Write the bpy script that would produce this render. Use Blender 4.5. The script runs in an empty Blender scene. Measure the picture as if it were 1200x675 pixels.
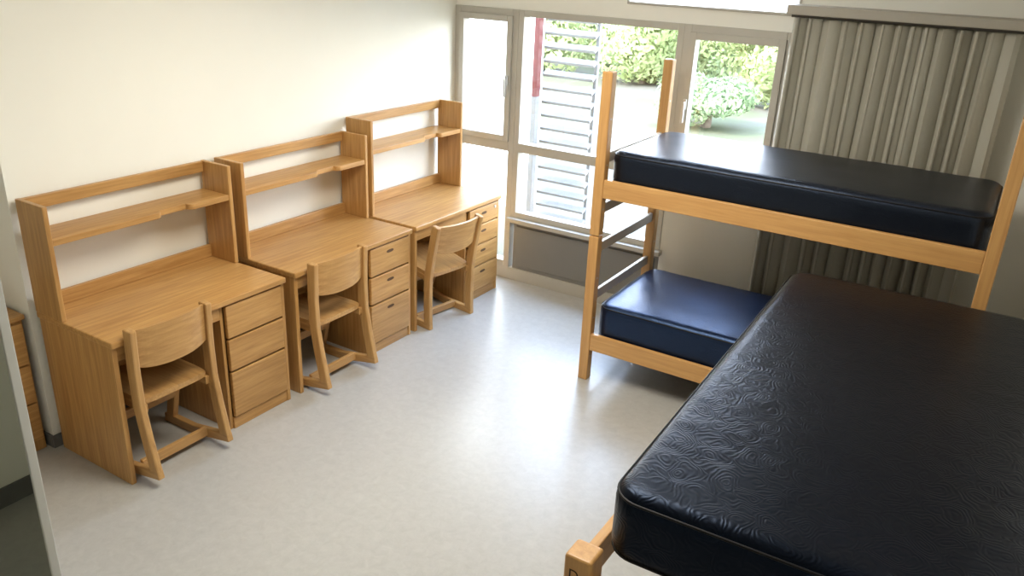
import bpy, bmesh, math, random
from mathutils import Vector, Matrix, noise
random.seed(4)
C = bpy.context.scene.collection
H = 2.45

# ------------------------------------------------------------------ materials
def new_mat(name):
    m = bpy.data.materials.new(name); m.use_nodes = True
    nt = m.node_tree
    return m, nt, nt.nodes['Principled BSDF']

def plain(name, col, rough=.5, metal=0, spec=.5, var=.0, scale=20, bump=0):
    m, nt, p = new_mat(name)
    p.inputs['Roughness'].default_value = rough
    p.inputs['Metallic'].default_value = metal
    p.inputs['Specular IOR Level'].default_value = spec
    tc = nt.nodes.new('ShaderNodeTexCoord')
    n = nt.nodes.new('ShaderNodeTexNoise'); n.inputs['Scale'].default_value = scale; n.inputs['Detail'].default_value = 5
    nt.links.new(tc.outputs['Object'], n.inputs['Vector'])
    r = nt.nodes.new('ShaderNodeValToRGB')
    r.color_ramp.elements[0].position = .3; r.color_ramp.elements[1].position = .7
    r.color_ramp.elements[0].color = tuple(c*(1-var) for c in col)+(1,)
    r.color_ramp.elements[1].color = tuple(min(1, c*(1+var)) for c in col)+(1,)
    nt.links.new(n.outputs['Fac'], r.inputs['Fac'])
    nt.links.new(r.outputs['Color'], p.inputs['Base Color'])
    if bump:
        b = nt.nodes.new('ShaderNodeBump'); b.inputs['Strength'].default_value = bump; b.inputs['Distance'].default_value = .002
        nt.links.new(n.outputs['Fac'], b.inputs['Height']); nt.links.new(b.outputs['Normal'], p.inputs['Normal'])
    return m

def wood(name, light, dark, axis, rough=.42):
    m, nt, p = new_mat(name)
    tc = nt.nodes.new('ShaderNodeTexCoord'); mp = nt.nodes.new('ShaderNodeMapping')
    s = [26, 26, 26]; s['xyz'.index(axis)] = 1.3
    mp.inputs['Scale'].default_value = s
    nt.links.new(tc.outputs['Object'], mp.inputs['Vector'])
    n = nt.nodes.new('ShaderNodeTexNoise'); n.inputs['Scale'].default_value = 2.2; n.inputs['Detail'].default_value = 7
    n.inputs['Roughness'].default_value = .62; n.inputs['Distortion'].default_value = .35
    nt.links.new(mp.outputs['Vector'], n.inputs['Vector'])
    r = nt.nodes.new('ShaderNodeValToRGB')
    r.color_ramp.elements[0].position = .28; r.color_ramp.elements[1].position = .68
    r.color_ramp.elements[0].color = dark+(1,); r.color_ramp.elements[1].color = light+(1,)
    nt.links.new(n.outputs['Fac'], r.inputs['Fac'])
    n2 = nt.nodes.new('ShaderNodeTexNoise'); n2.inputs['Scale'].default_value = 1.7
    nt.links.new(tc.outputs['Object'], n2.inputs['Vector'])
    oi = nt.nodes.new('ShaderNodeObjectInfo')
    ad = nt.nodes.new('ShaderNodeMath'); ad.operation = 'ADD'
    nt.links.new(n2.outputs['Fac'], ad.inputs[0]); nt.links.new(oi.outputs['Random'], ad.inputs[1])
    mr = nt.nodes.new('ShaderNodeMapRange'); mr.inputs['From Min'].default_value = .3; mr.inputs['From Max'].default_value = 1.6
    mr.inputs['To Min'].default_value = .9; mr.inputs['To Max'].default_value = 1.08
    nt.links.new(ad.outputs[0], mr.inputs['Value'])
    hv = nt.nodes.new('ShaderNodeHueSaturation')
    nt.links.new(r.outputs['Color'], hv.inputs['Color']); nt.links.new(mr.outputs['Result'], hv.inputs['Value'])
    nt.links.new(hv.outputs['Color'], p.inputs['Base Color'])
    p.inputs['Roughness'].default_value = rough
    b = nt.nodes.new('ShaderNodeBump'); b.inputs['Strength'].default_value = .12; b.inputs['Distance'].default_value = .001
    nt.links.new(n.outputs['Fac'], b.inputs['Height']); nt.links.new(b.outputs['Normal'], p.inputs['Normal'])
    return m

OL, OD = (.545, .312, .108), (.345, .168, .047)
oak = {a: wood('oak_'+a, OL, OD, a, .38) for a in 'xyz'}
BL, BD = (.62, .355, .130), (.48, .25, .084)
beech = {a: wood('bed_wood_'+a, BL, BD, a, .38) for a in 'xyz'}
CL, CD = (.55, .322, .120), (.38, .20, .066)
chairw = {a: wood('chair_wood_'+a, CL, CD, a, .38) for a in 'xyz'}
dark_hole = plain('dark_recess', (.03, .015, .008), .8)
pull_m = plain('brown_recess', (.09, .045, .016), .8)
metal = plain('satin_metal', (.55, .55, .54), .35, 1)
wall_m = plain('cream_paint', (.84, .825, .74), .6, 0, .3, .012, 3)
ceil_m = plain('white_ceiling_paint', (.85, .84, .80), .8, 0, .2, .01, 3)
door_m = plain('pale_grey_door_frame', (.55, .56, .53), .5, 0, .4, .01, 3)
grey_panel = plain('grey_panel', (.21, .20, .18), .5, 0, .4, .03, 5)
alu = plain('beige_grey_aluminium', (.47, .445, .385), .45, .1, .5, .02, 8)
rung_m = plain('grey_brown_rung', (.42, .34, .245), .42, 0, .5, .04, 8)
base_m = plain('dark_rubber_baseboard', (.14, .14, .135), .6, 0, .3, .05)
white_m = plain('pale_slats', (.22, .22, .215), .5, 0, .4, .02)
red_m = plain('dull_red_paint', (.12, .018, .018), .5, 0, .4, .05)
ext_wall = plain('white_render', (.80, .80, .78), .8, 0, .2, .02, 2)
soffit_m = plain('beige_soffit', (.40, .37, .31), .55, 0, .4, .02)
track_m = plain('dark_track', (.12, .11, .10), .5, .2, .4, .02)
deck_m = plain('dark_bed_deck', (.03, .028, .026), .7)

def floor_mat():
    m, nt, p = new_mat('marbled_linoleum')
    tc = nt.nodes.new('ShaderNodeTexCoord')
    n = nt.nodes.new('ShaderNodeTexNoise'); n.inputs['Scale'].default_value = 20; n.inputs['Detail'].default_value = 10; n.inputs['Roughness'].default_value = .75; n.inputs['Distortion'].default_value = .5
    nt.links.new(tc.outputs['Object'], n.inputs['Vector'])
    r = nt.nodes.new('ShaderNodeValToRGB')
    r.color_ramp.elements[0].position = .3; r.color_ramp.elements[1].position = .68
    r.color_ramp.elements[0].color = (.405, .398, .372, 1); r.color_ramp.elements[1].color = (.485, .478, .450, 1)
    nt.links.new(n.outputs['Fac'], r.inputs['Fac']); nt.links.new(r.outputs['Color'], p.inputs['Base Color'])
    p.inputs['Roughness'].default_value = .30; p.inputs['Specular IOR Level'].default_value = .75
    p.inputs['Specular Tint'].default_value = (.93, .97, 1, 1)
    return m
floor_m = floor_mat()

def vinyl_mat(name, col, rough, spec, tint, emb):
    m, nt, p = new_mat(name)
    p.inputs['Base Color'].default_value = col+(1,)
    p.inputs['Roughness'].default_value = rough
    p.inputs['Specular IOR Level'].default_value = spec
    p.inputs['Specular Tint'].default_value = tint+(1,)  # blue tint puts the sky's sheen into the gloss colour
    tc = nt.nodes.new('ShaderNodeTexCoord')
    n = nt.nodes.new('ShaderNodeTexNoise'); n.inputs['Scale'].default_value = 12; n.inputs['Detail'].default_value = 1
    nt.links.new(tc.outputs['Object'], n.inputs['Vector'])
    mx = nt.nodes.new('ShaderNodeVectorMath'); mx.operation = 'MULTIPLY_ADD'
    mx.inputs[1].default_value = (.09, .09, .09)
    nt.links.new(n.outputs['Color'], mx.inputs[0]); nt.links.new(tc.outputs['Object'], mx.inputs[2])
    v = nt.nodes.new('ShaderNodeTexVoronoi'); v.inputs['Scale'].default_value = 12
    nt.links.new(mx.outputs['Vector'], v.inputs['Vector'])
    ml = nt.nodes.new('ShaderNodeMath'); ml.operation = 'MULTIPLY'; ml.inputs[1].default_value = 46
    nt.links.new(v.outputs['Distance'], ml.inputs[0])
    sn = nt.nodes.new('ShaderNodeMath'); sn.operation = 'SINE'; nt.links.new(ml.outputs[0], sn.inputs[0])
    b = nt.nodes.new('ShaderNodeBump'); b.inputs['Strength'].default_value = emb; b.inputs['Distance'].default_value = .0012
    nt.links.new(sn.outputs[0], b.inputs['Height'])
    nt.links.new(b.outputs['Normal'], p.inputs['Normal'])
    return m
vinyl = vinyl_mat('black_embossed_vinyl', (.0018, .0022, .0042), .32, .27, (.36, .56, 1), .20)
blue_sheen = vinyl_mat('black_vinyl_blue_sheen', (.0020, .0042, .015), .36, .95, (.32, .52, 1), .13)  # black vinyl; reflected sky blue is put into base and tint
black_top = vinyl_mat('black_vinyl_soft_sheen', (.0020, .0024, .0045), .36, .65, (.50, .66, 1), .13)  # black vinyl with a weaker blue sheen tinted in
piping_m = plain('black_piping', (.003, .003, .005), .45, 0, .3)

def curtain_mat():
    m, nt, p = new_mat('taupe_satin_curtain')
    p.inputs['Base Color'].default_value = (.54, .52, .435, 1)
    p.inputs['Roughness'].default_value = .38
    p.inputs['Specular IOR Level'].default_value = .65
    tr = nt.nodes.new('ShaderNodeBsdfTranslucent'); tr.inputs['Color'].default_value = (.50, .48, .39, 1)
    mx = nt.nodes.new('ShaderNodeMixShader'); mx.inputs[0].default_value = .12
    tc = nt.nodes.new('ShaderNodeTexCoord')
    n = nt.nodes.new('ShaderNodeTexNoise'); n.inputs['Scale'].default_value = 300
    nt.links.new(tc.outputs['Object'], n.inputs['Vector'])
    b = nt.nodes.new('ShaderNodeBump'); b.inputs['Strength'].default_value = .1; b.inputs['Distance'].default_value = .001
    nt.links.new(n.outputs['Fac'], b.inputs['Height']); nt.links.new(b.outputs['Normal'], p.inputs['Normal'])
    out = nt.nodes['Material Output']
    nt.links.new(p.outputs[0], mx.inputs[1]); nt.links.new(tr.outputs[0], mx.inputs[2]); nt.links.new(mx.outputs[0], out.inputs['Surface'])
    return m
curtain_m = curtain_mat()

def glass_mat(name, whitened=False):
    m = bpy.data.materials.new(name); m.use_nodes = True; nt = m.node_tree
    nt.nodes.remove(nt.nodes['Principled BSDF'])
    if whitened:
        t = nt.nodes.new('ShaderNodeBsdfTranslucent'); t.inputs[0].default_value = (.95, .96, .97, 1)  # diffusing white pane stands in for blown-out window glare
    else:
        t = nt.nodes.new('ShaderNodeBsdfTransparent'); t.inputs[0].default_value = (.97, .98, .98, 1)
    g = nt.nodes.new('ShaderNodeBsdfGlossy'); g.inputs['Roughness'].default_value = .02
    mx = nt.nodes.new('ShaderNodeMixShader'); mx.inputs[0].default_value = .05
    nt.links.new(t.outputs[0], mx.inputs[1]); nt.links.new(g.outputs[0], mx.inputs[2])
    nt.links.new(mx.outputs[0], nt.nodes['Material Output'].inputs['Surface'])
    return m
glass_m = glass_mat('window_glass'); glare_m = glass_mat('glare_white_glass', True)
mirror_m = plain('mirror_silver', (.72, .76, .72), .03, 1)

def leaf_mat(name, a, b):
    m, nt, p = new_mat(name)
    g = nt.nodes.new('ShaderNodeTexCoord')
    n = nt.nodes.new('ShaderNodeTexNoise'); n.inputs['Scale'].default_value = 2.0; n.inputs['Detail'].default_value = 6
    nt.links.new(g.outputs['Object'], n.inputs['Vector'])
    r = nt.nodes.new('ShaderNodeValToRGB'); r.color_ramp.elements[0].position = .35; r.color_ramp.elements[1].position = .65
    r.color_ramp.elements[0].color = a+(1,); r.color_ramp.elements[1].color = b+(1,)
    nt.links.new(n.outputs['Fac'], r.inputs['Fac']); nt.links.new(r.outputs['Color'], p.inputs['Base Color'])
    p.inputs['Roughness'].default_value = .8; p.inputs['Specular IOR Level'].default_value = .1
    tr = nt.nodes.new('ShaderNodeBsdfTranslucent'); nt.links.new(r.outputs['Color'], tr.inputs['Color'])
    mx = nt.nodes.new('ShaderNodeMixShader'); mx.inputs[0].default_value = .4
    nt.links.new(p.outputs[0], mx.inputs[1]); nt.links.new(tr.outputs[0], mx.inputs[2])
    nt.links.new(mx.outputs[0], nt.nodes['Material Output'].inputs['Surface'])
    return m
leaf1 = leaf_mat('bright_leaves', (.36, .42, .18), (.48, .53, .27))
leaf2 = leaf_mat('dark_leaves', (.20, .27, .13), (.29, .35, .19))
leaf3 = leaf_mat('hedge_leaves', (.32, .37, .16), (.43, .48, .24))
bark = plain('bark', (.20, .16, .12), .9, 0, .2, .3, 12, .5)

def ground_mat():
    m, nt, p = new_mat('paving_and_lawn')
    tc = nt.nodes.new('ShaderNodeTexCoord')
    n = nt.nodes.new('ShaderNodeTexNoise'); n.inputs['Scale'].default_value = .35; n.inputs['Detail'].default_value = 4
    nt.links.new(tc.outputs['Object'], n.inputs['Vector'])
    r = nt.nodes.new('ShaderNodeValToRGB'); r.color_ramp.elements[0].position = .42; r.color_ramp.elements[1].position = .55
    r.color_ramp.elements[0].color = (.098, .100, .058, 1); r.color_ramp.elements[1].color = (.120, .106, .083, 1)
    nt.links.new(n.outputs['Fac'], r.inputs['Fac']); nt.links.new(r.outputs['Color'], p.inputs['Base Color'])
    p.inputs['Roughness'].default_value = .95; p.inputs['Specular IOR Level'].default_value = .05
    return m
ground_m = ground_mat()

# ------------------------------------------------------------------ helpers
def box(bm, x0, x1, y0, y1, z0, z1, bev=.003, seg=2):
    t = bmesh.new(); bmesh.ops.create_cube(t, size=1)
    for v in t.verts:
        v.co = Vector((x0+(v.co.x+.5)*(x1-x0), y0+(v.co.y+.5)*(y1-y0), z0+(v.co.z+.5)*(z1-z0)))
    if bev: bmesh.ops.bevel(t, geom=t.edges[:], offset=bev, segments=seg, profile=.5, affect='EDGES')
    me = bpy.data.meshes.new('t'); t.to_mesh(me); t.free(); bm.from_mesh(me); bpy.data.meshes.remove(me)
    return bm
def B(*a, **k): return box(bmesh.new(), *a, **k)

def prism(bm, pts, plane, a0, a1, bev=.003):
    t = bmesh.new()
    def P(p, a): return Vector((p[0], a, p[1])) if plane == 'xz' else Vector((p[0], p[1], a))
    lo = [t.verts.new(P(p, a0)) for p in pts]; hi = [t.verts.new(P(p, a1)) for p in pts]
    t.faces.new(lo); t.faces.new(hi[::-1]); n = len(pts)
    for i in range(n): t.faces.new((lo[i], hi[i], hi[(i+1) % n], lo[(i+1) % n]))
    bmesh.ops.recalc_face_normals(t, faces=t.faces[:])
    if bev: bmesh.ops.bevel(t, geom=t.edges[:], offset=bev, segments=2, profile=.5, affect='EDGES')
    me = bpy.data.meshes.new('t'); t.to_mesh(me); t.free(); bm.from_mesh(me); bpy.data.meshes.remove(me)
    return bm

def strip(center, w):
    L, R = [], []
    n = len(center)
    for i, c in enumerate(center):
        a = Vector(center[max(0, i-1)]); b = Vector(center[min(n-1, i+1)])
        d = (b-a).normalized(); nn = Vector((-d.y, d.x))*(w/2)
        L.append((c[0]+nn.x, c[1]+nn.y)); R.append((c[0]-nn.x, c[1]-nn.y))
    return L+R[::-1]

def cyl(bm, p0, p1, r, seg=16, r2=None):
    p0, p1 = Vector(p0), Vector(p1); d = p1-p0
    t = bmesh.new()
    bmesh.ops.create_cone(t, cap_ends=True, segments=seg, radius1=r, radius2=r if r2 is None else r2, depth=d.length)
    M = Matrix.Translation((p0+p1)/2) @ d.to_track_quat('Z', 'Y').to_matrix().to_4x4()
    bmesh.ops.transform(t, matrix=M, verts=t.verts[:])
    me = bpy.data.meshes.new('t'); t.to_mesh(me); t.free(); bm.from_mesh(me); bpy.data.meshes.remove(me)
    return bm

def obj(name, bm, mat, parent=None, smooth=False):
    me = bpy.data.meshes.new(name); bm.to_mesh(me); bm.free()
    if smooth:
        for p in me.polygons: p.use_smooth = True
    me.materials.append(mat)
    o = bpy.data.objects.new(name, me); C.objects.link(o)
    if parent: o.parent = parent
    return o
def thing(name, label, cat, loc=(0, 0, 0), rot=(0, 0, 0), group=None):
    o = bpy.data.objects.new(name, None); C.objects.link(o); o.empty_display_size = .1
    o.location = loc; o.rotation_euler = rot; o['label'] = label; o['category'] = cat
    if group: o['group'] = group
    return o
def tag(o, label, cat, group=None):
    o['label'] = label; o['category'] = cat
    if group: o['group'] = group
    return o
def struct(name, bm, mat, label=None, cat=None):
    o = obj(name, bm, mat); o['kind'] = 'structure'
    if label: o['label'] = label
    o['category'] = cat or name.split('_')[0]
    return o
def estruct(name, label, cat):
    o = thing(name, label, cat); o['kind'] = 'structure'; return o

# ------------------------------------------------------------------ room
XL, XR, YB, YN, ZC = -3.825, .45, 5.32, -1.4, 2.95
YRET = 1.852; XA = -4.56; XCL = -3.55; YCL = 1.09
struct('floor', B(-4.7, .6, -1.5, 5.47, -.1, 0, bev=0), floor_m, 'pale marbled linoleum floor of the room')
struct('ceiling', B(-4.7, .6, -1.5, 5.47, ZC, ZC+.1, bev=0), ceil_m, 'white ceiling above the room')
struct('wall_left', B(-4.7, XL, YRET, 5.47, 0, ZC, bev=0), wall_m, 'cream wall behind the three desks')
struct('wall_alcove', B(-4.7, XA, YCL, YRET, 0, ZC, bev=0), wall_m, 'wall behind the chest of drawers')
struct('wall_closet', B(-4.7, XCL, -1.5, YCL, 0, ZC, bev=0), wall_m, 'cream wall of the near left side')
struct('wall_right', B(XR, .6, -1.5, 5.47, 0, ZC, bev=0), wall_m, 'wall on the right behind the beds')
struct('wall_near', B(-4.7, .6, -1.5, YN, 0, ZC, bev=0), wall_m, 'wall behind the viewer')
XA1, XB1, XC1 = -3.26, -1.995, -1.285
ZH = 2.085; ZT = 1.085; ZS = .53
CZ0, CZ1 = 2.180, 2.65; CX0 = -2.42
bm = bmesh.new()
box(bm, XC1, XR, YB, 5.47, 0, ZC, bev=0)
box(bm, XB1, XC1, YB, 5.47, 0, ZT-.03, bev=0)
box(bm, XL, XC1, YB, 5.47, ZH, CZ0, bev=0)
box(bm, XL, CX0, YB, 5.47, CZ0, ZC, bev=0)
box(bm, CX0, XC1, YB, 5.47, CZ1, ZC, bev=0)
struct('wall_back', bm, wall_m, 'pale wall around the windows, behind the bunk bed')
bm = bmesh.new(); box(bm, XA1+.03, XB1, YB+.0, 5.44, .10, ZS-.03, bev=.003); box(bm, XA1+.06, XB1-.03, YB-.008, YB+.01, .13, ZS-.07, bev=.004)
struct('trim_1', bm, grey_panel, 'grey panel under the large window', 'panel')
struct('trim_2', B(XL, XB1, YB-.01, 5.44, 0, .10), alu, 'grey plinth under the window panel', 'trim')
struct('trim_3', B(XA1-.01, XB1+.02, YB-.06, 5.44, ZS-.035, ZS, bev=.004), alu, 'grey sill of the large window', 'sill')
struct('trim_4', B(XC1-.02, XR, YB-.245, YB, 2.200, 2.252, bev=.004), soffit_m, 'slim beige soffit running above the curtain', 'soffit')
struct('baseboard_left', B(XL, XL+.012, YRET-.01, YB, 0, .07, bev=.002), base_m)
struct('baseboard_alcove', B(XA, XL, YRET-.012, YRET, 0, .07, bev=.002), base_m)
struct('baseboard_closet', B(XCL, XCL+.012, -1.4, YCL, 0, .10, bev=.002), base_m)
struct('baseboard_back', B(XB1, XR, YB-.012, YB, 0, .07, bev=.002), base_m)

# windows
FY0, FY1 = YB-.012, YB+.07
def frame(bm, x0, x1, z0, z1, w=.05, y0=FY0, y1=FY1):
    box(bm, x0, x0+w, y0, y1, z0, z1); box(bm, x1-w, x1, y0, y1, z0, z1)
    box(bm, x0+w, x1-w, y0, y1, z0, z0+w); box(bm, x0+w, x1-w, y0, y1, z1-w, z1)
def pane(x0, x1, z0, z1, par, m=glass_m): return obj('pane', B(x0, x1, YB+.03, YB+.036, z0, z1, bev=0), m, par)
def handle(x, z, par):
    bm = bmesh.new(); box(bm, x-.012, x+.012, YB-.05, YB-.03, z-.035, z+.035, bev=.004); box(bm, x-.009, x+.009, YB-.075, YB-.045, z-.12, z+.02, bev=.005)
    o = obj('handle', bm, metal, par); o['label'] = 'small metal window handle'; return o
w = estruct('window_1', 'narrow window in the left corner with a handle on its frame', 'window')
bm = bmesh.new(); frame(bm, XL, XA1, .10, ZH, .05); box(bm, XL+.05, XA1-.05, FY0, FY1, ZT-.04, ZT+.04)
obj('window_frame', bm, alu, w)
bm = bmesh.new(); frame(bm, XL+.045, XA1-.045, ZT+.035, ZH-.045, .045, YB-.03, YB+.05); obj('sash', bm, alu, w)
pane(XL+.08, XA1-.08, ZT+.07, ZH-.08, w); pane(XL+.04, XA1-.04, .14, ZT-.03, w); handle(XA1-.07, 1.58, w)
w = estruct('window_2', 'large middle window over the grey panel', 'window')
bm = bmesh.new(); frame(bm, XA1, XB1, ZS, ZH, .045); box(bm, XA1+.04, XB1-.04, FY0, FY1, ZT-.035, ZT+.035)
obj('window_frame', bm, alu, w); pane(XA1+.04, XB1-.04, ZT, ZH-.04, w); pane(XA1+.04, XB1-.04, ZS+.04, ZT, w)
w = estruct('window_3', 'casement window beside the curtain', 'window')
bm = bmesh.new(); frame(bm, XB1, XC1, ZT-.03, ZH, .05); obj('window_frame', bm, alu, w)
bm = bmesh.new(); frame(bm, XB1+.045, XC1-.045, ZT+.015, ZH-.045, .045, YB-.03, YB+.05); obj('sash', bm, alu, w)
pane(XB1+.08, XC1-.08, ZT+.05, ZH-.08, w); handle(XB1+.07, 1.58, w)
w = estruct('window_4', 'high narrow frosted window above the casement, its white standing for glare', 'window')
bm = bmesh.new(); frame(bm, CX0, XC1, CZ0, CZ1, .016); obj('window_frame', bm, alu, w); pane(CX0+.01, XC1-.01, CZ0+.01, CZ1-.01, w, glare_m)

# mirrored door leaf, lower left of the picture
d = estruct('door_1', 'mirrored closet door with thin pale frame in the lower left corner', 'door')
bm = bmesh.new()
DX0, DX1 = -3.53, -2.395
box(bm, DX0, DX0+.03, 1.07, 1.10, .01, 2.05); box(bm, DX1-.010, DX1, 1.07, 1.10, .01, 2.05)
box(bm, DX0+.03, DX1-.010, 1.07, 1.10, .01, .03); box(bm, DX0+.03, DX1-.010, 1.07, 1.10, 2.02, 2.05)
box(bm, DX0+.02, DX1-.008, 1.083, 1.098, .02, 2.04)
obj('door_frame', bm, door_m, d)
obj('mirror_panel', B(DX0+.025, DX1-.008, 1.074, 1.082, .025, 2.03, bev=0), mirror_m, d)

# ------------------------------------------------------------------ curtain and track
tag(obj('curtain_track', B(XC1-.01, XR, 5.160, 5.184, 2.182, 2.200, bev=.003), track_m), 'dark curtain track under the beige soffit', 'curtain track')
bm = bmesh.new()
nx, nz = 420, 26
x0, x1 = -1.285, -.10
rows = []
for j in range(nz+1):
    s = j/nz; z = 2.180+(0.06-2.180)*s; row = []
    for i in range(nx+1):
        u = i/nx
        x = x0+(x1-x0)*u
        ph = u*2*math.pi*14 + 1.5*math.sin(u*9.1+.4)+.9*math.sin(u*23)+ .35*math.sin(s*2.2+u*14)
        a = .040+.010*math.sin(u*17+1.3)+.006*s
        y = 5.172 + a*math.sin(ph) + .004*math.sin(ph*2.3+s*2)
        x += .018*math.sin(ph*2+.7) + (.02*s*(u-.6))
        row.append(bm.verts.new((x, y, z)))
    rows.append(row)
for j in range(nz):
    for i in range(nx): bm.faces.new((rows[j][i], rows[j][i+1], rows[j+1][i+1], rows[j+1][i]))
o = obj('curtain', bm, curtain_m, None, True)
tag(o, 'long grey taupe pleated curtain drawn beside the window', 'curtain')

# ------------------------------------------------------------------ desks and hutches
DW, DD, DT = 1.038, .593, .765
def make_desk(loc, label, nd, pulls, lock):
    t = thing('desk', label, 'desk', loc, group=None)
    obj('desktop', B(0, DD, 0, DW, DT-.032, DT, bev=.006), oak['y'], t)
    obj('side_panel', B(.008, DD-.018, .006, .032, 0, DT-.032), oak['z'], t)
    obj('back_panel', B(.02, .036, .032, .612, .30, DT-.032), oak['y'], t)
    bm = bmesh.new()
    box(bm, .008, DD-.035, .612, .632, 0, DT-.032); box(bm, .008, DD-.018, DW-.026, DW-.004, 0, DT-.032)
    box(bm, .02, .036, .632, DW-.026, 0, DT-.032); box(bm, .036, DD-.04, .632, DW-.026, .05, .066)
    obj('pedestal', bm, oak['z'], t)
    obj('plinth', B(DD-.045, DD-.024, .632, DW-.026, 0, .068), oak['y'], t)
    bm = bmesh.new(); box(bm, DD-.05, DD-.028, .036, .608, .655, DT-.036); box(bm, .2, DD-.05, .06, .58, .665, .71)
    pd = obj('pencil_drawer', bm, oak['y'], t)
    zs = {3: [(.075, .338), (.350, .528), (.540, .722)], 4: [(.075, .262), (.272, .430), (.440, .585), (.595, .722)]}[nd]
    for z0, z1 in zs:
        bm = bmesh.new(); box(bm, DD-.034, DD-.012, .636, DW-.030, z0, z1, bev=.004); box(bm, .06, DD-.034, .65, DW-.045, z0+.015, z1-.03)
        dr = obj('drawer', bm, oak['y'], t)
        if pulls:
            h = bmesh.new(); yc = (.636+DW-.03)/2; zc = z1-.050
            pts = []
            for k in range(24):
                a = 2*math.pi*k/24; pts.append((.034*math.copysign(abs(math.cos(a))**.7, math.cos(a)), .010*math.sin(a)))
            v = [h.verts.new((DD-.0112, yc+p[0], zc+p[1])) for p in pts]; h.faces.new(v)
            v2 = [h.verts.new((DD-.030, yc+p[0], zc+p[1])) for p in pts]
            for k in range(24): h.faces.new((v[k], v[(k+1) % 24], v2[(k+1) % 24], v2[k]))
            g = obj('handle', h, pull_m, dr); g['label'] = 'dark oval cut-out finger pull'
    if lock:
        o = obj('lock', cyl(bmesh.new(), (DD-.014, DW-.075, .69), (DD-.006, DW-.075, .69), .011), metal, t); o['label'] = 'small round metal lock'
    return t
DX = -3.80
ys = [1.870, 2.975, 4.048]
make_desk((DX, ys[0], 0), 'oak desk nearest the viewer, plain drawers without pulls', 3, False, False)
make_desk((DX, ys[1], 0), 'middle oak desk, three drawers with dark oval pulls', 3, True, False)
make_desk((DX, ys[2], 0), 'oak desk in the corner by the window, four drawers and a lock', 4, True, True)

def make_hutch(loc, label, h, sh):
    t = thing('desk_hutch', label, 'hutch', loc)
    d = .218
    obj('side_panel', B(0, d, 0, .024, 0, h, bev=.004), oak['z'], t)
    obj('side_panel', B(0, d, DW-.024, DW, 0, h, bev=.004), oak['z'], t)
    obj('top_rail', B(0, .022, .024, DW-.024, h-.062, h-.002), oak['y'], t)
    obj('bottom_rail', B(0, .022, .024, DW-.024, .0, .072), oak['y'], t)
    y0, y1, D = .024, DW-.024, d-.004
    pts = [(.0, y0), (D, y0)]
    a, b = .60, .76; r = .03
    for k in range(9):
        th = k/8*math.pi/2; pts.append((D-r*(1-math.cos(th)) , a-.03+.03*math.sin(th)))
    pts += [(D-r-.004, a+.004), (D-r-.004, b-.004)]
    for k in range(9):
        th = math.pi/2-k/8*math.pi/2; pts.append((D-r*(1-math.cos(th)), b+.03-.03*math.sin(th)))
    pts += [(D, y1), (0, y1)]
    obj('shelf', prism(bmesh.new(), pts, 'xy', sh-.030, sh, bev=.002), oak['y'], t)
    return t
make_hutch((DX, ys[0], DT), 'open oak hutch on the desk nearest the viewer', .560, .400)
make_hutch((DX, ys[1], DT), 'open oak hutch on the middle desk', .560, .400)
make_hutch((DX, ys[2], DT), 'taller open oak hutch on the corner desk by the window', .645, .450)

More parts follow.
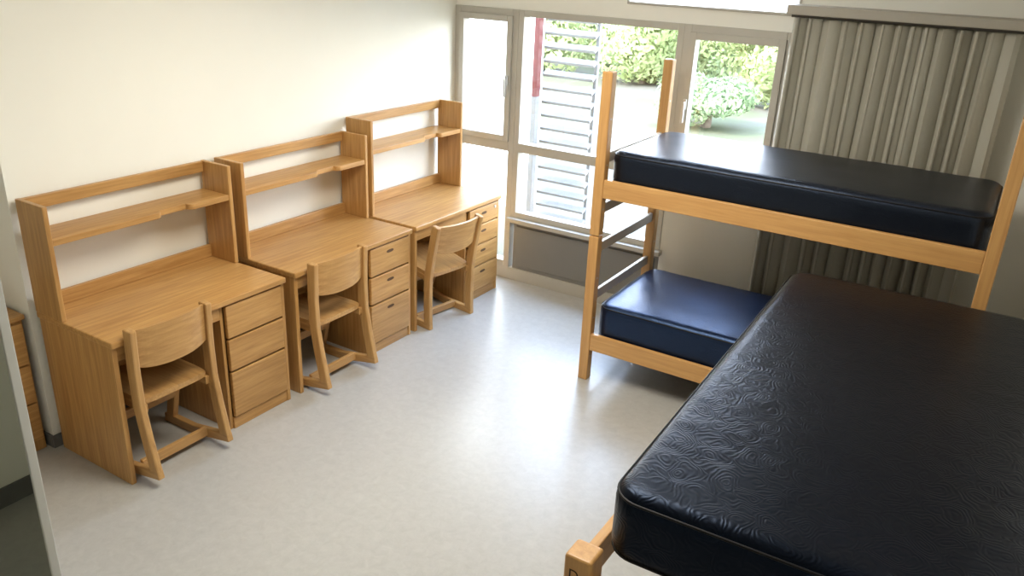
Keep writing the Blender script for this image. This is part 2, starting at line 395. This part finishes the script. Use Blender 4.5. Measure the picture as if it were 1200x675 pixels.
# ------------------------------------------------------------------ chairs (forward = -x)
def make_chair(label):
    t = thing('desk_chair', label, 'chair')
    for s in (-1, 1):
        y0, y1 = s*.205-.017, s*.205+.017
        obj('back_post', prism(bmesh.new(), strip([(.252, .08), (.216, .25), (.188, .42), (.184, .60), (.192, .815)], .060), 'xz', y0, y1, .007), chairw['z'], t)
        obj('front_leg', prism(bmesh.new(), strip([(-.190, .03), (-.10, .40)], .058), 'xz', y0, y1, .006), chairw['z'], t)
        obj('runner', prism(bmesh.new(), [(-.235, 0), (0, 0), (.288, .054), (.278, .100), (0, .052), (-.230, .052)], 'xz', y0, y1, .005), chairw['x'], t)
        obj('seat_rail', B(-.17, .19, s*.177-.012, s*.177+.012, .372, .416), chairw['x'], t)
    obj('stretcher', B(.10, .125, -.19, .19, .035, .085), chairw['y'], t)
    obj('stretcher', B(-.135, -.110, -.19, .19, .19, .24), chairw['y'], t)
    bm = bmesh.new(); n = 18; top = []; bot = []
    for i in range(n+1):
        rt, rb = [], []
        for j in range(n+1):
            u, v = i/n*2-1, j/n*2-1
            k = 1-.06*(abs(u*v))**4
            x, y = -.015+.205*u*k, .188*v*k
            dz = -.010*(1-u*u)*(1-v*v) - (.010*max(0, -u-.6)/.4)
            rt.append(bm.verts.new((x, y, .442+dz))); rb.append(bm.verts.new((x, y, .414+dz*.4)))
        top.append(rt); bot.append(rb)
    for i in range(n):
        for j in range(n):
            bm.faces.new((top[i][j], top[i+1][j], top[i+1][j+1], top[i][j+1])); bm.faces.new((bot[i][j], bot[i][j+1], bot[i+1][j+1], bot[i+1][j]))
    for i in range(n):
        for (a, b, c, d_) in ((top[i][0], bot[i][0], bot[i+1][0], top[i+1][0]), (top[i+1][n], bot[i+1][n], bot[i][n], top[i][n]),
                              (top[0][i+1], bot[0][i+1], bot[0][i], top[0][i]), (top[n][i], bot[n][i], bot[n][i+1], top[n][i+1])):
            bm.faces.new((a, b, c, d_))
    bmesh.ops.recalc_face_normals(bm, faces=bm.faces[:])
    obj('seat', bm, chairw['x'], t)
    bm = bmesh.new(); n, m = 24, 8; F, R = [], []
    for i in range(n+1):
        f, r = [], []
        for j in range(m+1):
            u, v = i/n*2-1, j/m
            y = .192*u; zb = .598+.022*abs(u)**3; zt = .812-.004*abs(u)**2
            z = zb+(zt-zb)*v
            x = .186+.034*(1-u*u)+(z-.64)*.04
            f.append(bm.verts.new((x-.009, y, z))); r.append(bm.verts.new((x+.009, y, z)))
        F.append(f); R.append(r)
    for i in range(n):
        for j in range(m):
            bm.faces.new((F[i][j], F[i][j+1], F[i+1][j+1], F[i+1][j])); bm.faces.new((R[i][j], R[i+1][j], R[i+1][j+1], R[i][j+1]))
        bm.faces.new((F[i][0], F[i+1][0], R[i+1][0], R[i][0])); bm.faces.new((F[i][m], R[i][m], R[i+1][m], F[i+1][m]))
    for j in range(m):
        bm.faces.new((F[0][j], R[0][j], R[0][j+1], F[0][j+1])); bm.faces.new((F[n][j], F[n][j+1], R[n][j+1], R[n][j]))
    bmesh.ops.recalc_face_normals(bm, faces=bm.faces[:])
    obj('backrest', bm, chairw['y'], t)
    return t
def dup(t, label):
    r = t.copy(); C.objects.link(r); r['label'] = label
    for ch in list(t.children):
        c = ch.copy(); C.objects.link(c); c.parent = r
        for g in list(ch.children):
            e = g.copy(); C.objects.link(e); e.parent = c
    return r
c1 = make_chair('wooden chair at the nearest desk, the one with pull-less drawers')
c2 = dup(c1, 'wooden chair standing upright at the middle desk')
c3 = dup(c1, 'wooden chair turned and tipped back at the corner desk by the window')
c1.location = (-3.370, 2.150, 0); c1.rotation_euler = (0, 0, math.radians(0))
c2.location = (-3.345, 3.262, 0); c2.rotation_euler = (0, 0, math.radians(0))
c3.location = (-3.41, 4.395, 0)
c3.rotation_euler = (0, math.radians(10.6), math.radians(-9))

# ------------------------------------------------------------------ chest of drawers in the alcove
t = thing('chest_of_drawers', 'low oak chest of drawers at the left edge, beyond the first desk', 'chest of drawers', (-4.345, 1.155, 0))
obj('body', B(0, .485, 0, .672, 0, .725), oak['z'], t); obj('top', B(-.005, .505, -.0, .680, .725, .75, bev=.005), oak['y'], t)
for z0, z1 in ((.07, .272), (.282, .482), (.492, .71)):
    dr = obj('drawer', B(.486, .506, .012, .660, z0, z1, bev=.004), oak['y'], t)

# ------------------------------------------------------------------ mattresses
def mattress(name, label, L, W, T, loc, rotz, axis, seed, mat, puff=.018, wr=.004, r=.045, R=.09, lump=.004):
    bm = bmesh.new()
    hx, hy, hz = (L/2, W/2, T/2) if axis == 'x' else (W/2, L/2, T/2)
    nx, ny, nz = int(hx*2/.018), int(hy*2/.018), 10
    def grid(f, na, nb):
        vs = [[bm.verts.new(f(i/na*2-1, j/nb*2-1)) for j in range(nb+1)] for i in range(na+1)]
        for i in range(na):
            for j in range(nb): bm.faces.new((vs[i][j], vs[i+1][j], vs[i+1][j+1], vs[i][j+1]))
    for s in (-1, 1):
        grid(lambda a, b: (a*hx, b*hy, s*hz), nx, ny); grid(lambda a, b: (a*hx, s*hy, b*hz), nx, nz); grid(lambda a, b: (s*hx, a*hy, b*hz), ny, nz)
    bmesh.ops.remove_doubles(bm, verts=bm.verts[:], dist=1e-5)
    for v in bm.verts:
        p = v.co.copy()
        q = Vector((max(-hx+R, min(hx-R, p.x)), max(-hy+R, min(hy-R, p.y)), 0))
        dd = Vector((p.x-q.x, p.y-q.y, 0))
        if abs(dd.x) > 1e-6 and abs(dd.y) > 1e-6:
            m_ = max(abs(dd.x), abs(dd.y)); dd = dd.normalized()*m_
            p.x, p.y = q.x+dd.x, q.y+dd.y
        q2 = Vector((max(-hx+R, min(hx-R, p.x)), max(-hy+R, min(hy-R, p.y)), 0))
        out = Vector((p.x-q2.x, p.y-q2.y, 0)); ol = out.length
        din = R-ol
        dz = hz-abs(p.z)
        if ol > 1e-6 and din < r and dz < r:
            e = out/ol
            a, b = r-din, r-dz
            m_ = max(a, b); l = math.hypot(a, b)
            a2, b2 = (a/l*m_, b/l*m_) if l > 1e-9 else (0, 0)
            p.x += e.x*(a2-a); p.y += e.y*(a2-a); p.z += (b2-b)*(1 if p.z > 0 else -1)
        if p.z > hz-.05:
            k = max(0, min(1, (p.z-hz+.05)/.05))
            p.z += k*puff*(1-(p.x/hx)**4)*(1-(p.y/hy)**4)
            ed = hx-abs(p.x) if axis == 'y' else hy-abs(p.y)
            al = p.y if axis == 'y' else p.x
            wv = noise.noise(Vector((al*17, ed*3.5, seed)))+.6*noise.noise(Vector((al*34, ed*6, seed+9)))
            p.z += k*wr*wv*math.exp(-max(0, ed-.03)/.10)
            p.z += k*lump*noise.noise(Vector((p.x*4, p.y*4, seed+3)))
        elif p.z > -hz+.05:
            wv = noise.noise(Vector((p.x*9, p.y*9, p.z*14+seed)))
            kk = 1+.003*wv; p.x *= kk; p.y *= kk
        v.co = p
    bmesh.ops.recalc_face_normals(bm, faces=bm.faces[:])
    o = obj(name, bm, mat, None, True); o.location = loc; o.rotation_euler = (0, 0, rotz)
    tag(o, label, 'mattress')
    pb = bmesh.new()
    ins = r*(1-math.sqrt(1-.5**2)); zo = hz-r*.5
    for zz in (zo, -zo):
        loop = []
        e = ins-.001
        for cx, cy, a0 in ((hx-R, hy-R, 0), (-hx+R, hy-R, 90), (-hx+R, -hy+R, 180), (hx-R, -hy+R, 270)):
            for k in range(9):
                a = math.radians(a0+k*90/8); loop.append(Vector((cx+(R-e)*math.cos(a), cy+(R-e)*math.sin(a), zz)))
        n = len(loop); rings = []
        for i in range(n):
            tdir = (loop[(i+1) % n]-loop[i-1]).normalized(); nn = Vector((tdir.y, -tdir.x, 0))
            rings.append([pb.verts.new(loop[i]+.0042*(nn*math.cos(2*math.pi*k/8)+Vector((0, 0, 1))*math.sin(2*math.pi*k/8))) for k in range(8)])
        for i in range(n):
            for k in range(8): pb.faces.new((rings[i][k], rings[(i+1) % n][k], rings[(i+1) % n][(k+1) % 8], rings[i][(k+1) % 8]))
    obj('piping', pb, piping_m, o, True)
    return o

# ------------------------------------------------------------------ bunk bed
PX0, PX1, PY0, PY1 = -1.968, .028, 4.178, 5.045
pw = .031
RH = 1.287
t = thing('bunk_bed', 'pale wooden bunk bed standing in front of the window', 'bunk bed', (0, 0, 0))
for px in (PX0, PX1):
    for py in (PY0, PY1):
        for z0, z1 in ((0, .944), (.948, 1.885)):
            bm = bmesh.new(); box(bm, px-pw, px+pw, py-pw, py+pw, z0, z1, bev=.006)
            po = obj('post', bm, beech['z'], t)
            sx = 1 if px == PX0 else -1
            for k in range(3):
                zz = z0+.16+k*.26
                obj('bolt', cyl(bmesh.new(), (px+sx*(pw-.004), py, zz), (px+sx*(pw+.0008), py, zz), .006, 10), metal, po)
    for zc in ((.20, .55, .857, 1.10, 1.40) if px == PX0 else (.20, .55, .857, 1.10, 1.40, 1.66)):
        cb = obj('crossbar', B(px-.012, px+.012, PY0+pw, PY1-pw, zc-.03, zc+.03, bev=.004), rung_m, t); cb['label'] = 'grey-brown end rung'
for z1 in (RH, .317):
    for py, s in ((PY0, -1), (PY1, 1)):
        y0 = py-.026 if s < 0 else py-.004
        obj('side_rail', B(PX0+pw, PX1-pw, y0, y0+.030, z1-.108, z1, bev=.004), beech['x'], t)
    bm = bmesh.new(); box(bm, PX0+pw, PX1-pw, PY0+.004, PY1-.004, z1-.065, z1-.045)
    for k in range(7):
        xx = PX0+.2+k*.27; box(bm, xx, xx+.05, PY0+.004, PY1-.004, z1-.085, z1-.065)
    obj('deck', bm, deck_m, t)
mattress('mattress', 'black vinyl mattress on the top bunk', 1.928, .832, .205, (-.970, 4.609, RH-.044+.1025), 0, 'x', 11, black_top, .008, .0015, .04)
mattress('mattress', 'black vinyl mattress on the bottom bunk with a bluish sky sheen tinted in', 1.928, .832, .235, (-.970, 4.609, .317-.044+.1175), 0, 'x', 23, blue_sheen, .010, .0015, .04)

# ------------------------------------------------------------------ single bed in the foreground
t = thing('single_bed', 'pale wooden raised single bed in the right foreground', 'bed', (0, 0, 0))
BX0, BX1, BY0, BY1 = -.768, .29, 1.735, 3.94
PH = .89; bw = .043
for px in (BX0, BX1):
    for py in (BY0, BY1):
        po = obj('post', B(px-bw, px+bw, py-bw, py+bw, 0, PH, bev=.010, seg=3), beech['z'], t)
        o = obj('bolt', cyl(bmesh.new(), (px, py-bw-.0008, PH-.13), (px, py-bw+.004, PH-.13), .008, 12), metal, po)
    obj('side_rail', B(px-.016, px+.016, BY0+bw, BY1-bw, PH-.125, PH-.020, bev=.004), beech['y'], t)
for py in (BY0, BY1):
    for zc in (.25, .55, PH-.11):
        obj('crossbar', B(BX0+bw, BX1-bw, py-.014, py+.014, zc-.035, zc+.035, bev=.004), beech['x'], t)
bm = bmesh.new(); box(bm, BX0+.10, BX1-.10, BY0+.12, BY1-.12, PH-.040, PH-.018)
for k in range(8):
    yy = BY0+.2+k*.24; box(bm, BX0+.016, BX1-.016, yy, yy+.06, PH-.062, PH-.040)
obj('deck', bm, deck_m, t)
cu = bpy.data.curves.new('bed_mark', 'FONT'); cu.body = 'D'; cu.size = .045; cu.extrude = .0004
tmp = bpy.data.objects.new('tmp', cu); C.objects.link(tmp)
bpy.context.view_layer.update()
me = bpy.data.meshes.new_from_object(tmp.evaluated_get(bpy.context.evaluated_depsgraph_get()))
bpy.data.objects.remove(tmp)
lt = bpy.data.objects.new('letter', me); me.materials.clear(); me.materials.append(dark_hole); C.objects.link(lt); lt.parent = t
lt.location = (BX0-.026, BY0-bw-.0006, PH-.075); lt.rotation_euler = (math.pi/2, 0, 0); lt['label'] = 'dark letter marked on the post'
mattress('mattress', 'large black vinyl mattress on the raised single bed in the foreground', 2.15, 1.045, .236,
         (-.228, 2.838, PH-.017+.118), math.radians(1.2), 'y', 5, vinyl, .006, .0016, .050, .09, .0012)

# ------------------------------------------------------------------ added fill lamp, unseen above the frame
t = thing('fill_panel', 'unseen square ceiling panel added as fill light', 'fill light', (-1.7, 2.7, ZC))
obj('housing', B(-.62, .62, -.62, .62, -.05, 0), ceil_m, t)
la = bpy.data.lights.new('fill_lamp', 'AREA'); la.shape = 'SQUARE'; la.size = 1.2; la.energy = 60; la.color = (1, .93, .81)
lo = bpy.data.objects.new('fill_lamp', la); C.objects.link(lo); lo.parent = t; lo.location = (0, 0, -.06)

# ------------------------------------------------------------------ outside
struct('ground', B(-45, 30, 5.47, 60, -.25, -.12, bev=0), ground_m, 'sunlit paving and lawn outside')
struct('wall_exterior', B(-8, -4.35, 7.4, 7.6, -.12, 4, bev=0), ext_wall, 'white exterior wall outside the corner window')
t = thing('louvre_screen', 'horizontal louvre screen with dull red post outside the window', 'screen', (0, 0, 0))
SY = 6.15
for k in range(22):
    z = .20+k*.112
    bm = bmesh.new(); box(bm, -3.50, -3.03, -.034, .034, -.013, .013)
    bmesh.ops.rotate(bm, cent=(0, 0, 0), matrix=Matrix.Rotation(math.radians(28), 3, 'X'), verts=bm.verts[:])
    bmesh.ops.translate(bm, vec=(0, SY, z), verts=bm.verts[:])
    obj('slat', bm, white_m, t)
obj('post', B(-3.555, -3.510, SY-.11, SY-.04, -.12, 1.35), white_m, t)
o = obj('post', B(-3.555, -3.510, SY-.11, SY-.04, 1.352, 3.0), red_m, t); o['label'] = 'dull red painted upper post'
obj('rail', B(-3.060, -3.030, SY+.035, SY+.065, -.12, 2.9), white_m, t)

def leaf(bm, p, d, L):
    a = d.orthogonal().normalized(); a.rotate(Matrix.Rotation(random.uniform(0, 6.28), 3, d)); b = d.cross(a)
    a = (a+d*random.uniform(-.6, .6)).normalized()
    bm.faces.new([bm.verts.new(p+a*L), bm.verts.new(p+b*L*.45), bm.verts.new(p-a*L), bm.verts.new(p-b*L*.45)])
def rdir(): return Vector((random.gauss(0, 1), random.gauss(0, 1), random.gauss(0, 1))).normalized()
def plant(name, label, cat, loc, rx, ry, rz, zc, n, lm, trunk_h, ls=1.0):
    t = thing(name, label, cat, loc)
    bm = bmesh.new()
    blobs = [(Vector((random.uniform(-.5, .5)*rx, random.uniform(-.5, .5)*ry, zc+random.uniform(-.5, .5)*rz)), random.uniform(.45, .7)) for _ in range(10)]
    for i in range(n):
        c, s = random.choice(blobs)
        d = rdir()
        p = c+Vector((d.x*rx*s, d.y*ry*s, d.z*rz*s))*random.uniform(.75, 1)
        if p.z < .05: continue
        leaf(bm, p, d, ls*random.uniform(.045, .10))
    obj('foliage', bm, lm, t)
    tb = bmesh.new(); cyl(tb, (0, 0, 0), (.05, 0, trunk_h), .10, 10, .06)
    for k in range(4):
        a = k*1.6; cyl(tb, (.04, 0, trunk_h*.8), (.5*rx*math.cos(a), .5*ry*math.sin(a), zc+.2*rz), .04, 8, .02)
    obj('trunk', tb, bark, t, True)
    return t
G = -.12
plant('shrub', 'darker green shrub seen low in the casement window', 'shrub', (-4.55, 13.6, G), .80, .75, .42, .45, 5000, leaf2, .4, .7)
for X, Y, lab in ((-1.95, 16.2, 'bushy tree hidden mostly behind the curtain edge'), (-4.7, 16.2, 'bushy green tree filling the middle of the casement window'),
               (-7.5, 17.6, 'bushy green tree seen between the bunk posts and the slats'), (-10.3, 17.6, 'bushy green tree seen behind the louvre slats')):
    plant('tree', lab, 'tree', (X, Y, G), 1.15, 1.1, 1.35, 1.25, 10000, leaf1, 1.2)
for X, lab in ((-4.0, 'taller back tree near the curtain side of the casement'), (-7.4, 'taller back tree by the frame between the two big windows'),
               (-10.8, 'taller back tree at the right of the louvre slats'), (-14.2, 'taller back tree behind the louvre slats')):
    plant('tree', lab, 'tree', (X, 23.4, G), 1.4, 1.3, 2.0, 2.0, 6000, leaf1, 2.0, 1.2)
t = thing('hedge', 'long pale green hedge running behind the bushy trees', 'hedge', (0, 19.9, G))
bm = bmesh.new()
for i in range(20000):
    side = random.random()
    x = random.uniform(-20, 1); hgt = 1.75+.25*noise.noise(Vector((x*.9, 3, 1)))
    if side < .6: p = Vector((x, -.26+.08*noise.noise(Vector((x*2, i*.001, 0))), random.uniform(.02, hgt))); d = Vector((0, -1, 0))
    elif side < .8: p = Vector((x, random.uniform(-.27, .27), hgt)); d = Vector((0, 0, 1))
    else: p = Vector((x, .27, random.uniform(.02, hgt))); d = Vector((0, 1, 0))
    leaf(bm, p+rdir()*.05, (d+rdir()*.7).normalized(), random.uniform(.06, .12))
obj('foliage', bm, leaf3, t)
bm = bmesh.new(); box(bm, -20, 1, -.18, .18, .0, 1.55, bev=.05); obj('stems', bm, leaf2, t)

# ------------------------------------------------------------------ light
W = bpy.data.worlds.new('World'); bpy.context.scene.world = W; W.use_nodes = True
nt = W.node_tree; bg = nt.nodes['Background']
tc = nt.nodes.new('ShaderNodeTexCoord'); sp = nt.nodes.new('ShaderNodeSeparateXYZ'); nt.links.new(tc.outputs['Generated'], sp.inputs[0])
rp = nt.nodes.new('ShaderNodeValToRGB'); rp.color_ramp.elements[0].position = .0; rp.color_ramp.elements[0].color = (.98, .98, .97, 1)
rp.color_ramp.elements[1].position = .7; rp.color_ramp.elements[1].color = (.48, .66, 1, 1)
nt.links.new(sp.outputs['Z'], rp.inputs['Fac']); nt.links.new(rp.outputs['Color'], bg.inputs['Color'])
bg.inputs['Strength'].default_value = 15
su = bpy.data.lights.new('sun', 'SUN'); su.energy = 10; su.angle = math.radians(.6); su.color = (1, .95, .86)
so = bpy.data.objects.new('sun', su); C.objects.link(so); so.rotation_euler = (math.radians(48), 0, math.radians(-25))
for (x0, x1, z0, z1) in ((XL+.05, XA1-.05, .14, ZH-.05), (XA1+.04, XB1-.04, ZS+.04, ZH-.04), (XB1+.05, XC1-.05, ZT, ZH-.05)):
    pl = bpy.data.lights.new('window_portal', 'AREA'); pl.shape = 'RECTANGLE'; pl.size = x1-x0; pl.size_y = z1-z0
    pl.cycles.is_portal = True
    po = bpy.data.objects.new('window_portal', pl); C.objects.link(po); po.location = ((x0+x1)/2, YB+.09, (z0+z1)/2); po.rotation_euler = (-math.pi/2, 0, 0)

# ------------------------------------------------------------------ camera
cam = bpy.data.cameras.new('camera'); co = bpy.data.objects.new('camera', cam); C.objects.link(co)
cam.sensor_fit = 'HORIZONTAL'; cam.sensor_width = 36; cam.lens = 28.8; cam.clip_start = .05; cam.clip_end = 300
fz = Vector((-.4792, .7916, -.3760)).normalized(); cx = Vector((.8459, .5318, .0431)); cx = (cx-fz*cx.dot(fz)).normalized(); cy = fz.cross(cx)
M = Matrix((cx, -cy, -fz)).transposed().to_4x4(); M.translation = (0, 0, H)
co.matrix_world = M
bpy.context.scene.camera = co
vs = bpy.context.scene.view_settings
vs.view_transform = 'Standard'; vs.look = 'None'; vs.exposure = .38; vs.gamma = 1
